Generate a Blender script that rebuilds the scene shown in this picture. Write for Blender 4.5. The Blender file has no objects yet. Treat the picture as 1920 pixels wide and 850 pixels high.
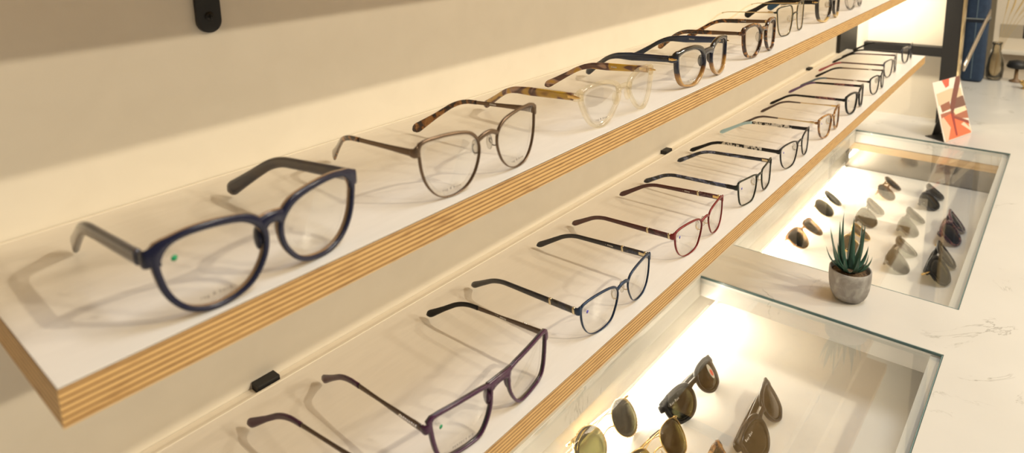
import bpy, bmesh, math, random
from mathutils import Vector, Matrix
random.seed(4)
sc = bpy.context.scene
COL = sc.collection

# ------------------------------------------------------------------ camera
cd = bpy.data.cameras.new('camera'); cam = bpy.data.objects.new('camera', cd); COL.objects.link(cam)
RIGHT = Vector((0.65184185, -0.75769289, -0.03168099))
UP = Vector((0.16346944, 0.0995932, 0.9815085))
FWD = Vector((0.7405268, 0.64496719, -0.18877864))
m = Matrix((RIGHT, UP, -FWD)).transposed().to_4x4()
m.translation = Vector((0, -0.46145, 0.57631)); cam.matrix_world = m
cd.sensor_width = 36; cd.lens = 36 * 1261.905 / 1920
cd.shift_x = (960 - 938.704) / 1920; cd.shift_y = (101.225 - 425) / 1920
cd.clip_start = 0.01
cd.dof.use_dof = True; cd.dof.focus_distance = 0.72; cd.dof.aperture_fstop = 8.0
sc.camera = cam
sc.view_settings.view_transform = 'Standard'; sc.view_settings.look = 'None'
sc.view_settings.exposure = 0.0; sc.view_settings.gamma = 1; sc.view_settings.use_curve_mapping = False

# ------------------------------------------------------------------ light
w = bpy.data.worlds.new('room_light'); sc.world = w; w.use_nodes = True
WORLD = w.node_tree.nodes['Background']
WORLD.inputs[0].default_value = (1.0, 0.90, 0.72, 1); WORLD.inputs[1].default_value = 0.26

def lamp(name, kind, loc, power, color, size=0.03, target=None, size_y=None, spot=None, blend=0.5):
    l = bpy.data.lights.new(name, kind); l.energy = power; l.color = color
    if kind == 'AREA':
        l.size = size
        if size_y: l.shape = 'RECTANGLE'; l.size_y = size_y
    else: l.shadow_soft_size = size
    if kind == 'SPOT': l.spot_size = spot; l.spot_blend = blend
    o = bpy.data.objects.new(name, l); COL.objects.link(o); o.location = loc
    if target is not None:
        o.rotation_euler = (Vector(target) - Vector(loc)).to_track_quat('-Z', 'Y').to_euler()
    return o
WARM = (1.0, 0.845, 0.60)
lamp('ceiling_spot_centre', 'POINT', (1.15, -1.75, 1.791), 80, WARM, .028)
lamp('ceiling_spot_far', 'POINT', (2.0, -1.90, 1.907), 44, WARM, .028)
lamp('ceiling_spot_low', 'POINT', (1.0, -2.6, 1.494), 66, WARM, .035)
lamp('added_fill_far', 'POINT', (2.3, -2.4, 1.418), 62, WARM, .035)  # fill lamp added to brighten the far right, no known fixture
lamp('panel_spot', 'SPOT', (1.95, -0.045, 0.46), 7, (1, .84, .60), .02, (2.17, -0.035, 0.28), spot=1.9, blend=1)
lamp('skylight', 'AREA', (1.2, -1.05, 2.9), 31, (0.90, 0.94, 1.0), 1.1, (1.1, -.3, 0.1), .8)

# ------------------------------------------------------------------ materials
def mat(name, color=(.8, .8, .8), rough=.5, metal=0, coat=0, spec=.5, trans=0, emit=None, es=0):
    mt = bpy.data.materials.new(name); mt.use_nodes = True
    b = mt.node_tree.nodes['Principled BSDF']
    b.inputs['Base Color'].default_value = (*color, 1); b.inputs['Roughness'].default_value = rough
    b.inputs['Metallic'].default_value = metal; b.inputs['Coat Weight'].default_value = coat
    b.inputs['Specular IOR Level'].default_value = spec
    b.inputs['Transmission Weight'].default_value = trans
    if emit: b.inputs['Emission Color'].default_value = (*emit, 1); b.inputs['Emission Strength'].default_value = es
    return mt
def nd(mt, t, **k):
    n = mt.node_tree.nodes.new(t)
    for a, v in k.items():
        if a.startswith('_'): setattr(n, a[1:], v)
        else: n.inputs[a.replace('__', ' ')].default_value = v
    return n
def lk(mt, a, b): mt.node_tree.links.new(a, b)
def coords(mt, scale=(1, 1, 1), kind='Object'):
    t = nd(mt, 'ShaderNodeTexCoord'); mp = nd(mt, 'ShaderNodeMapping'); mp.inputs['Scale'].default_value = scale
    lk(mt, t.outputs[kind], mp.inputs[0]); return mp.outputs[0]
def ramp(mt, fac, stops, mode='LINEAR'):
    r = nd(mt, 'ShaderNodeValToRGB'); cr = r.color_ramp; cr.interpolation = mode
    while len(cr.elements) > 1: cr.elements.remove(cr.elements[-1])
    cr.elements[0].position = stops[0][0]; cr.elements[0].color = (*stops[0][1], 1)
    for p, c in stops[1:]: e = cr.elements.new(p); e.color = (*c, 1)
    lk(mt, fac, r.inputs[0]); return r.outputs[0]
def base(mt, out): lk(mt, out, mt.node_tree.nodes['Principled BSDF'].inputs['Base Color'])
def noise_mat(name, stops, scale=200, coordscale=(1, 1, 1), rough=.25, coat=.3, detail=3, dist=.6, **k):
    mt = mat(name, rough=rough, coat=coat, **k)
    n = nd(mt, 'ShaderNodeTexNoise', Scale=scale, Detail=detail, Distortion=dist); lk(mt, coords(mt, coordscale), n.inputs[0])
    base(mt, ramp(mt, n.outputs[0], stops)); return mt

WALL = noise_mat('wall_paint', [(.3, (.80, .755, .67)), (.7, (.83, .785, .70))], scale=30, rough=.75, coat=0)
LAM = noise_mat('white_laminate', [(.3, (.80, .77, .72)), (.7, (.83, .80, .75))], scale=18, coordscale=(2, 14, 1), rough=.38, coat=0)
BROWN_LINE = mat('laminate_backing', (.09, .05, .04), .6)
def plywood():
    mt = mat('plywood', rough=.55)
    g = nd(mt, 'ShaderNodeTexCoord'); sep = nd(mt, 'ShaderNodeSeparateXYZ'); lk(mt, g.outputs['Object'], sep.inputs[0])
    n = nd(mt, 'ShaderNodeTexNoise', Scale=1, Detail=4); lk(mt, coords(mt, (9, 9, 500)), n.inputs[0])
    a = nd(mt, 'ShaderNodeMath', _operation='MULTIPLY_ADD'); lk(mt, n.outputs[0], a.inputs[0]); a.inputs[1].default_value = .0006; lk(mt, sep.outputs[2], a.inputs[2])
    s = nd(mt, 'ShaderNodeMath', _operation='MULTIPLY'); lk(mt, a.outputs[0], s.inputs[0]); s.inputs[1].default_value = 1 / .0029
    fr = nd(mt, 'ShaderNodeMath', _operation='FRACT'); lk(mt, s.outputs[0], fr.inputs[0])
    c = ramp(mt, fr.outputs[0], [(0, (.64, .40, .155)), (.34, (.68, .44, .18)), (.46, (.22, .10, .028)), (.62, (.18, .08, .022)), (.72, (.46, .26, .09)), (.92, (.68, .43, .17)), (1, (.64, .40, .155))])
    n2 = nd(mt, 'ShaderNodeTexNoise', Scale=1, Detail=6); lk(mt, coords(mt, (60, 60, 900)), n2.inputs[0])
    d = ramp(mt, n2.outputs[0], [(.30, (.55, .45, .35)), (.46, (1, 1, 1)), (.62, (1, 1, 1)), (.75, (1.12, 1.12, 1.1))])
    mx = nd(mt, 'ShaderNodeMixRGB', _blend_type='MULTIPLY', Fac=.75); lk(mt, c, mx.inputs[1]); lk(mt, d, mx.inputs[2])
    base(mt, mx.outputs[0]); return mt
PLY = plywood()
def quartz():
    mt = mat('white_quartz', rough=.22, coat=0)
    co = coords(mt)
    n = nd(mt, 'ShaderNodeTexNoise', Scale=7, Detail=7, Roughness=.62, Distortion=.9); lk(mt, co, n.inputs[0])
    v = ramp(mt, n.outputs[0], [(.491, (1, 1, 1)), (.499, (.50, .48, .46)), (.501, (.50, .48, .46)), (.509, (1, 1, 1))])
    k = nd(mt, 'ShaderNodeTexNoise', Scale=9, Detail=2); lk(mt, co, k.inputs[0])
    km = ramp(mt, k.outputs[0], [(.55, (0, 0, 0)), (.64, (1, 1, 1))])
    mx = nd(mt, 'ShaderNodeMixRGB', _blend_type='MIX'); lk(mt, km, mx.inputs[0]); mx.inputs[1].default_value = (1, 1, 1, 1); lk(mt, v, mx.inputs[2])
    c = nd(mt, 'ShaderNodeTexNoise', Scale=5, Detail=3); lk(mt, co, c.inputs[0])
    cc = ramp(mt, c.outputs[0], [(.3, (.59, .58, .55)), (.7, (.64, .63, .60))])
    m2 = nd(mt, 'ShaderNodeMixRGB', _blend_type='MULTIPLY', Fac=.8); lk(mt, cc, m2.inputs[1]); lk(mt, mx.outputs[0], m2.inputs[2])
    base(mt, m2.outputs[0]); return mt
QUARTZ = quartz()
def clear(name, tint=(1, 1, 1), refl=.9, ior=1.45, rough=.01, milky=0, milkcol=(1, 1, 1)):
    mt = bpy.data.materials.new(name); mt.use_nodes = True; nt = mt.node_tree; nt.nodes.clear()
    out = nd(mt, 'ShaderNodeOutputMaterial'); t = nd(mt, 'ShaderNodeBsdfTransparent', Color=(*tint, 1))
    g = nd(mt, 'ShaderNodeBsdfGlossy', Roughness=rough); f = nd(mt, 'ShaderNodeFresnel', IOR=ior)
    mu = nd(mt, 'ShaderNodeMath', _operation='MULTIPLY'); lk(mt, f.outputs[0], mu.inputs[0]); mu.inputs[1].default_value = refl
    mx = nd(mt, 'ShaderNodeMixShader'); lk(mt, mu.outputs[0], mx.inputs[0])
    src = t.outputs[0]
    if milky:
        d = nd(mt, 'ShaderNodeBsdfTranslucent', Color=(*milkcol, 1)); d2 = nd(mt, 'ShaderNodeBsdfDiffuse', Color=(*milkcol, 1))
        m1 = nd(mt, 'ShaderNodeMixShader', Fac=.5); lk(mt, d.outputs[0], m1.inputs[1]); lk(mt, d2.outputs[0], m1.inputs[2])
        m0 = nd(mt, 'ShaderNodeMixShader', Fac=milky); lk(mt, t.outputs[0], m0.inputs[1]); lk(mt, m1.outputs[0], m0.inputs[2]); src = m0.outputs[0]
    lk(mt, src, mx.inputs[1]); lk(mt, g.outputs[0], mx.inputs[2])
    lk(mt, mx.outputs[0], out.inputs[0]); return mt
LENS = clear('demo_lens', (.985, .982, .975), .22)
CASEGLASS = clear('case_glass', (.985, .99, .985), .26, 1.45)
GLASSEDGE = mat('green_glass_edge', (.13, .22, .23), .15)
CRYSTAL = clear('champagne_crystal', (1, .98, .925), .3, 1.5, .03, .06, (1, .92, .70))
PADCLEAR = clear('silicone_pad', (.95, .94, .92), .8, 1.45, .1, .22, (1, .97, .92))
def sunlens(name, tint, refl=1.0): return clear(name, tint, refl, 1.6)
SUN_GREEN = sunlens('green_sun_lens', (.27, .27, .17)); SUN_DARK = sunlens('dark_sun_lens', (.20, .18, .12)); SUN_BROWN = sunlens('brown_sun_lens', (.44, .29, .13))
SUN_TAN = sunlens('tan_sun_lens', (.86, .70, .50)); SUN_GREY = sunlens('grey_sun_lens', (.52, .54, .50)); SUN_OLIVE = sunlens('olive_sun_lens', (.52, .48, .24)); SUN_NAVY = sunlens('navy_sun_lens', (.12, .14, .19))
SUN_LIGHT = sunlens('light_grey_sun_lens', (.74, .72, .62))

NAVY = mat('navy_acetate', (.006, .007, .030), .22, coat=.0)
NAVYBROWN = noise_mat('dark_brown_navy_acetate', [(.35, (.045, .045, .065)), (.7, (.10, .075, .06))], 60, (1, .3, 1), .2, .4)
TAUPE = mat('taupe_acetate', (.36, .23, .13), .2, coat=.4)
BLACK = mat('black_acetate', (.006, .006, .007), .28, coat=0, spec=.3)
BLACKMETAL = mat('black_metal', (.018, .018, .020), .35, .4)
IRON = mat('black_powder_coat', (.010, .010, .011), .5)
BROWNMETAL = mat('brown_metal', (.17, .115, .075), .3, .75)
GOLD = mat('gold_metal', (.80, .55, .22), .22, 1)
PALEGOLD = mat('pale_gold_metal', (.72, .60, .38), .25, 1)
SILVER = mat('silver_metal', (.75, .73, .70), .2, 1)
GUN = mat('gunmetal', (.13, .10, .08), .3, .8)
BLUEMETAL = mat('dark_blue_metal', (.010, .030, .075), .35, .35, coat=.2)
REDMETAL = mat('dark_red_metal', (.20, .014, .016), .35, .35, coat=.2)
GREENMETAL = mat('dark_green_metal', (.03, .035, .028), .35, .5)
REDBROWN = mat('red_brown_acetate', (.085, .022, .022), .25, coat=.4)
NAVYBLACK = mat('navy_black_acetate', (.008, .011, .022), .2, coat=.5)
DEEPNAVY = noise_mat('deep_navy_acetate', [(.4, (.008, .010, .022)), (.65, (.012, .04, .12))], 28, (1, .5, 1), .15, .5)
TORT = noise_mat('dark_tortoise', [(.35, (.012, .007, .005)), (.5, (.045, .016, .007)), (.58, (.22, .085, .018)), (.66, (.42, .19, .045))], 170, rough=.15, coat=.5)
TORTY = noise_mat('yellow_tortoise', [(.30, (.62, .38, .035)), (.42, (.55, .33, .06)), (.47, (.16, .07, .05)), (.55, (.10, .045, .04)), (.60, (.45, .28, .22)), (.72, (.60, .36, .06))], 75, (1, .55, 1), .15, .5, detail=1)
TORTGOLD = noise_mat('amber_tortoise', [(.35, (.05, .02, .01)), (.5, (.28, .12, .03)), (.65, (.55, .30, .09))], 120, rough=.15, coat=.5)
PURPLE = mat('purple_acetate', (.050, .006, .040), .25, coat=.1)
MARBLE = noise_mat('blue_marble_acetate', [(.4, (.008, .010, .02)), (.52, (.02, .03, .06)), (.62, (.12, .15, .28)), (.72, (.32, .36, .46))], 170, (1, .45, 1), .2, .4, detail=5, dist=1.2)
MARBLEDARK = noise_mat('dark_marble_acetate', [(.4, (.012, .012, .014)), (.52, (.05, .045, .04)), (.62, (.02, .03, .07)), (.75, (.18, .15, .13))], 150, (1, .5, 1), .2, .4, detail=5, dist=1.2)
MARBLERED = noise_mat('red_marble_acetate', [(.4, (.03, .008, .01)), (.55, (.10, .03, .04)), (.68, (.20, .12, .13))], 150, (1, .5, 1), .2, .4, detail=5, dist=1.2)
LATTICE = noise_mat('black_white_pattern', [(.46, (.015, .015, .015)), (.50, (.75, .72, .66))], 420, (1, .6, .5), .3, .2, detail=1)
LIGHTBLUE = mat('light_blue_tip', (.50, .76, .90), .35)
PINKRED = mat('pink_red_tip', (.45, .09, .11), .35)
VIOLET = mat('violet_acetate', (.14, .08, .20), .3)
STEELBLUE = mat('steel_blue_tip', (.13, .20, .27), .35)
GREYCLEAR = clear('smoke_crystal', (.90, .89, .86), 1.1, 1.5, .04, .25, (.75, .73, .66))
TANCLEAR = clear('honey_crystal', (.92, .74, .52), 1.1, 1.5, .04, .3, (.80, .52, .26))
PURPTORT = noise_mat('burgundy_tortoise', [(.4, (.03, .006, .015)), (.55, (.12, .03, .05)), (.65, (.30, .12, .08))], 150, rough=.15, coat=.5)
DARKOLIVE = noise_mat('dark_olive_acetate', [(.4, (.02, .017, .01)), (.6, (.06, .05, .03))], 90, rough=.15, coat=.5)
def grad_mat():
    mt = mat('black_to_amber_acetate', rough=.15, coat=.5)
    g = nd(mt, 'ShaderNodeTexCoord'); s = nd(mt, 'ShaderNodeSeparateXYZ'); lk(mt, g.outputs['Object'], s.inputs[0])
    n = nd(mt, 'ShaderNodeTexNoise', Scale=110, Detail=3, Distortion=.6); lk(mt, g.outputs['Object'], n.inputs[0])
    a = nd(mt, 'ShaderNodeMath', _operation='MULTIPLY_ADD'); lk(mt, s.outputs[2], a.inputs[0]); a.inputs[1].default_value = 20; 
    n1 = nd(mt, 'ShaderNodeMath', _operation='MULTIPLY_ADD'); lk(mt, n.outputs[0], n1.inputs[0]); n1.inputs[1].default_value = .35; n1.inputs[2].default_value = -.17
    lk(mt, n1.outputs[0], a.inputs[2])
    base(mt, ramp(mt, a.outputs[0], [(0, (.36, .20, .07)), (.22, (.42, .22, .05)), (.33, (.20, .08, .02)), (.40, (.02, .02, .035)), (.60, (.010, .014, .04)), (.75, (.010, .009, .010))]))
    return mt
GRAD = grad_mat()
def grad_gold():
    mt = mat('black_to_honey_acetate', rough=.15, coat=.5)
    g = nd(mt, 'ShaderNodeTexCoord'); s = nd(mt, 'ShaderNodeSeparateXYZ'); lk(mt, g.outputs['Object'], s.inputs[0])
    a = nd(mt, 'ShaderNodeMath', _operation='MULTIPLY'); lk(mt, s.outputs[2], a.inputs[0]); a.inputs[1].default_value = 20
    base(mt, ramp(mt, a.outputs[0], [(0, (.62, .43, .17)), (.10, (.55, .36, .12)), (.17, (.03, .02, .012)), (1, (.010, .010, .012))]))
    return mt
GRADGOLD = grad_gold()
INK = mat('lens_print_ink', (.17, .14, .12), .6)
WHITEINK = mat('white_print_ink', (.75, .73, .68), .5)
GREENDOT = mat('green_sticker', (.0, .28, .11), .4); BLUEDOT = mat('blue_sticker', (.05, .04, .45), .4)
STICKW = mat('sticker_white', (.62, .60, .52), .5); STICKR = mat('sticker_red', (.75, .10, .06), .5)
RHINE = mat('rhinestone', (.9, .88, .85), .05, 1)

# ------------------------------------------------------------------ helpers
def link(name, me, mt=None, parent=None, smooth=True):
    o = bpy.data.objects.new(name, me); COL.objects.link(o)
    if mt: me.materials.append(mt)
    if parent: o.parent = parent
    if smooth:
        for p in me.polygons: p.use_smooth = True
    return o
def fin(name, bm, mt, parent=None, smooth=True):
    bmesh.ops.recalc_face_normals(bm, faces=bm.faces)
    me = bpy.data.meshes.new(name); bm.to_mesh(me); bm.free()
    return link(name, me, mt, parent, smooth)
def tag(o, label=None, cat=None, group=None, kind=None):
    if label: o['label'] = label
    if cat: o['category'] = cat
    if group: o['group'] = group
    if kind: o['kind'] = kind
    return o
def empty(name, loc, rz=0, rx=0):
    o = bpy.data.objects.new(name, None); COL.objects.link(o); o.location = loc; o.rotation_euler = (rx, 0, rz); o.empty_display_size = .02
    return o
def box(bm, x0, x1, y0, y1, z0, z1, bev=0):
    vs = [bm.verts.new((x, y, z)) for z in (z0, z1) for y in (y0, y1) for x in (x0, x1)]
    fs = [bm.faces.new([vs[i] for i in f]) for f in ((0, 2, 3, 1), (4, 5, 7, 6), (0, 1, 5, 4), (2, 6, 7, 3), (0, 4, 6, 2), (1, 3, 7, 5))]
    if bev:
        es = list({e for f in fs for e in f.edges}); bmesh.ops.bevel(bm, geom=es, offset=bev, segments=2, affect='EDGES', profile=.5)
def boxo(name, b, mt, parent=None, bev=0, kind=None):
    bm = bmesh.new(); box(bm, *b, bev); o = fin(name, bm, mt, parent, False)
    if kind: o['kind'] = kind
    return o
def lathe(name, prof, mt, parent=None, n=32, loc=(0, 0, 0)):
    bm = bmesh.new(); rings = []
    for r, z in prof:
        rings.append([bm.verts.new((loc[0] + r * math.cos(2 * math.pi * i / n), loc[1] + r * math.sin(2 * math.pi * i / n), loc[2] + z)) for i in range(n)])
    for a, b in zip(rings, rings[1:]):
        for i in range(n): bm.faces.new((a[i], a[(i + 1) % n], b[(i + 1) % n], b[i]))
    bm.faces.new(rings[0]); bm.faces.new(rings[-1])
    return fin(name, bm, mt, parent)
def cr(pts, n, closed=False):
    """Catmull-Rom resample of a list of tuples (any dimension) into n points"""
    P = [Vector(p) for p in pts]; L = len(P); S = L if closed else L - 1; dense = []
    for i in range(S):
        p0, p1, p2, p3 = (P[(i + k) % L] if closed else P[min(max(i + k, 0), L - 1)] for k in (-1, 0, 1, 2))
        for j in range(16):
            t = j / 16
            dense.append(.5 * ((2 * p1) + (p2 - p0) * t + (2 * p0 - 5 * p1 + 4 * p2 - p3) * t * t + (3 * p1 - p0 - 3 * p2 + p3) * t ** 3))
    if closed: dense.append(dense[0].copy())
    else: dense.append(P[-1].copy())
    ls = [0]
    for a, b in zip(dense, dense[1:]): ls.append(ls[-1] + (b - a).length)
    out = []; k = 0; tot = ls[-1]; m_ = n if closed else n - 1
    for i in range(n):
        d = tot * i / m_
        while k < len(ls) - 2 and ls[k + 1] < d: k += 1
        t = (d - ls[k]) / max(ls[k + 1] - ls[k], 1e-12); out.append(dense[k].lerp(dense[k + 1], t))
    return out
def sweep(bm, pts, T, H, n=24, seg=8, power=.55, flat=False, rend=0):
    """bar along pts; T = thickness stations (horizontal), H = height stations; rounded section"""
    q = cr(pts, n) if not flat else [Vector(p) for p in pts]; n = len(q)
    def st(A, t):
        if not isinstance(A, (list, tuple)): return A
        u = t * (len(A) - 1); i = min(int(u), len(A) - 2); return A[i] + (A[i + 1] - A[i]) * (u - i)
    rings = []
    for i in range(n):
        t = (q[min(i + 1, n - 1)] - q[max(i - 1, 0)]).normalized()
        up = Vector((0, 0, 1)); h = up - t * up.dot(t)
        if h.length < 1e-3: h = Vector((0, 1, 0))
        h.normalize(); s = t.cross(h); f = i / (n - 1); a, b = st(T, f) / 2, st(H, f) / 2; ring = []
        if rend and n - 1 - i < rend: g_ = 1 - (n - 1 - i) / rend; b *= max(.25, math.sqrt(max(0, 1 - g_ * g_))); a *= max(.55, math.sqrt(max(0, 1 - g_ * g_)))
        for k in range(seg):
            th = 2 * math.pi * (k + .5) / seg; c, d = math.cos(th), math.sin(th)
            ring.append(bm.verts.new(q[i] + s * a * math.copysign(abs(c) ** power, c) + h * b * math.copysign(abs(d) ** power, d)))
        rings.append(ring)
    for a, b in zip(rings, rings[1:]):
        for k in range(seg): bm.faces.new((a[k], a[(k + 1) % seg], b[(k + 1) % seg], b[k]))
    bm.faces.new(rings[0]); bm.faces.new(rings[-1])
def ball(bm, c, r, sx=1, sy=1, sz=1, u=12, v=8):
    mx = Matrix.Translation(c) @ Matrix.Diagonal((sx, sy, sz, 1)); bmesh.ops.create_uvsphere(bm, u_segments=u, v_segments=v, radius=r, matrix=mx)
def text(name, body, size, mt, parent, loc, rot, extr=.00005):
    c = bpy.data.curves.new(name, 'FONT'); c.body = body; c.size = size; c.align_x = 'CENTER'; c.space_character = 1.35; c.extrude = extr; c.resolution_u = 2
    o = bpy.data.objects.new(name, c); COL.objects.link(o); bpy.context.view_layer.update()
    me = bpy.data.meshes.new_from_object(o.evaluated_get(bpy.context.evaluated_depsgraph_get())); bpy.data.objects.remove(o)
    o = link(name, me, None, parent, False); me.materials.clear(); me.materials.append(mt); o.location = loc; o.rotation_euler = rot
    return o

# ------------------------------------------------------------------ room and shelves
zU, DU, zL, DL, TH = .4035, .1729, .2279, .1874, .0184
boxo('wall_back', (-1.2, 1.835, 0, .12, -.9, 2.4), WALL, kind='structure')
boxo('wall_end', (2.17, 2.24, -.190, .12, -.9, 2.4), noise_mat('cream_panel', [(.3, (.82, .77, .67)), (.7, (.84, .79, .69))], 20, rough=.5, coat=0), kind='structure')
boxo('wall_far', (3.6, 3.7, -3.2, .6, -.9, 2.4), noise_mat('far_wall_paint', [(.3, (.66, .58, .44)), (.7, (.70, .62, .48))], 8, rough=.8, coat=0), kind='structure')
boxo('floor', (-1.2, 3.7, -3.4, .12, -.92, -.9), noise_mat('floor_boards', [(.3, (.30, .22, .15)), (.7, (.38, .28, .19))], 10, rough=.5, coat=0), kind='structure')

# black steel frame at the end of the shelves
fr = tag(empty('steel_display_frame', (2.14, -.1, 0)), 'black steel frame of posts and a crossbar at the far end of the shelves', 'frame')
def rel(b, o=(2.14, -.1)): return (b[0] - o[0], b[1] - o[0], b[2] - o[1], b[3] - o[1], b[4], b[5])
boxo('post', rel((1.836, 2.005, -.009, -.0003, 0.002, 1.1)), IRON, fr, .001)
boxo('post', rel((2.125, 2.155, -.229, -.191, 0.001, 1.1)), IRON, fr, .001)
boxo('crossbar', rel((2.125, 2.155, -.1915, -.0005, .186, .212)), IRON, fr, .001)
boxo('edge_trim', rel((2.123, 2.157, -.2345, -.2295, .001, 1.1)), PALEGOLD, fr)['label'] = 'pale gold strip'
boxo('wall_side', (2.005, 2.17, 0, .12, -.9, 2.4), WALL, kind='structure')
boxo('wall_back', (1.835, 2.005, 0, .12, -.9, 2.4), WALL, kind='structure')

def shelf(name, label, x0, x1, D, zt, gap):
    t = tag(empty(name, (x0, 0, zt - TH)), label, 'shelf', 'wall shelves')
    L = x1 - x0
    boxo('plywood_core', (0, L, -D, -gap, 0, TH - .0013), PLY, t)
    boxo('backing_line', (.0002, L - .0002, -D + .0002, -gap, TH - .0013, TH - .0006), BROWN_LINE, t)['label'] = 'dark brown line under the white top'
    boxo('white_top', (.0001, L - .0001, -D + .0001, -gap, TH - .0006, TH), LAM, t)['label'] = 'white laminate surface'
    bm = bmesh.new()
    if gap < .005: box(bm, .0001, L, -gap - .0018, -gap - .0002, TH, TH + .0007)
    else:
        box(bm, .0001, L, -gap - .0018, -gap - .0001, TH, TH + .0006); last = 0
        for bx in (.230, .902, 1.602): box(bm, last, bx - x0 - .0100, -gap, -.0004, .004, TH - .002); last = bx - x0 + .0100  # filler added in the wall gap so it catches light instead of going dark
        box(bm, last, L, -gap, -.0004, .004, TH - .002)
    fin('back_lip', bm, WALL, t, False)
    return t
s1 = shelf('wall_shelf', 'upper white-topped plywood wall shelf, the one whose near corner shows', .0604, 1.83, DU, zU, .0006)
s2 = shelf('wall_shelf', 'lower white-topped plywood wall shelf just above the stone counter', -.35, 1.83, DL, zL, .0113)
# the part of the lower shelf that reaches past the wall end
s2x = [c for c in s2.children]
for c in s2x:
    for v in c.data.vertices:
        if v.co.x > 2.17: v.co.x += .0652
s3 = shelf('wall_shelf', 'top plywood wall shelf above the picture that holds the screwed bracket', -.35, 1.83, DU, .592, .0006)

def bracket(x, zbot, label, leg=.1, arm=True, ztop=.5733):
    t = tag(empty('shelf_bracket', (x, 0, zbot)), label, 'bracket', 'shelf brackets')
    bm = bmesh.new(); W = .0172; n = 16; r = W / 2; H = ztop - zbot
    prof = [(r * math.cos(a), r - r * math.sin(a)) for a in [math.pi * i / n for i in range(n + 1)]]
    prof = prof + [(-r, H), (r, H)]
    f = [bm.verts.new((a, -.0035, b)) for a, b in prof]; g = [bm.verts.new((a, -.0002, b)) for a, b in prof]
    bm.faces.new(f); bm.faces.new(g)
    for i in range(len(f)): bm.faces.new((f[i], f[(i + 1) % len(f)], g[(i + 1) % len(f)], g[i]))
    box(bm, -r, r, -.15, -.0002, H - .0045, H - .0005)
    fin('strap', bm, IRON, t, False)
    s = lathe('screw', [(.0001, 0), (.0033, 0), (.0033, .0004), (.0022, .0009), (.0001, .0011)], mat('screw_black', (.02, .02, .02), .35, .5), t, 20); s.rotation_euler = (math.pi / 2, 0, 0); s.location = (0, -.0035, .0115)
    bm = bmesh.new(); box(bm, -.0018, .0018, -.0050, -.0046, -.0004, .0004); box(bm, -.0004, .0004, -.0050, -.0046, -.0018, .0018)
    c = fin('cross_slot', bm, mat('slot_black', (.001, .001, .001), .9), s, False); c.rotation_euler = (-math.pi / 2, 0, 0); c.location = (0, 0, -.0036)
    return t
bracket(.2188, .5085, 'black rounded steel bracket with a screw on the wall, topmost in the picture')
for x, l in ((.230, 'black steel bracket end behind the lower shelf beside the purple temple tip'), (.902, 'black steel bracket end behind the lower shelf near the light blue tipped glasses'), (1.602, 'black steel bracket end behind the lower shelf, farthest one')):
    t = tag(empty('shelf_bracket', (x, 0, zL)), l, 'bracket', 'shelf brackets')
    bm = bmesh.new(); box(bm, -.0095, .0095, -.0100, -.0003, -.10, .0035, .0004); fin('strap', bm, IRON, t, False)
    bm = bmesh.new(); box(bm, -.0095, .0095, -.12, -.0100, -.0232, -.0188, .0004); fin('arm', bm, IRON, t, False)

# ------------------------------------------------------------------ counter with two glass topped cases
A0, A1, A2, A3, YW, YR, YG = .20, .974, 1.107, 1.947, -.034, -.357, -.3715
TS = .036
def counter():
    bm = bmesh.new()
    xs = [-1.0, A0, A1, A2, A3, 2.85]; ys = [-1.3, YG, YR, YW, 0]
    def cell(i, j):
        if i in (1, 3):
            if j == 2: return None
            if j == 1: return (-TS, -.0062)
        return (-TS, 0)
    for i in range(5):
        for j in range(4):
            c = cell(i, j)
            if c: box(bm, xs[i], xs[i + 1], ys[j], ys[j + 1], *c)
    bmesh.ops.remove_doubles(bm, verts=bm.verts, dist=1e-5)
    # drop the inner faces shared by two cells
    seen = {}
    for f in bm.faces: seen.setdefault(tuple(sorted(v.index for v in f.verts)) if 0 else frozenset(f.verts), []).append(f)
    bmesh.ops.delete(bm, geom=[f for l in seen.values() if len(l) > 1 for f in l], context='FACES')
    o = fin('counter_slab', bm, QUARTZ, None, False)
    return tag(o, 'white veined quartz counter top with two rectangular cut-outs', 'counter')
counter()
SHADEDWALL = noise_mat('shaded_case_lining', [(.35, (.20, .18, .15)), (.65, (.27, .25, .21))], 12, (1, 1, 6), .5, 0)  # shade inside the cases put into a darker grey base colour
SHEET = noise_mat('white_display_sheet', [(.3, (.86, .83, .77)), (.7, (.88, .85, .79))], 10, rough=.6, coat=0)
PLYDARK = noise_mat('case_plywood', [(.35, (.42, .28, .14)), (.65, (.55, .38, .20))], 12, (1, .2, 8), .5, 0)
LEDM = mat('led_strip_glow', (1, .9, .75), .5, emit=(1, .80, .55), es=5)
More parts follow.
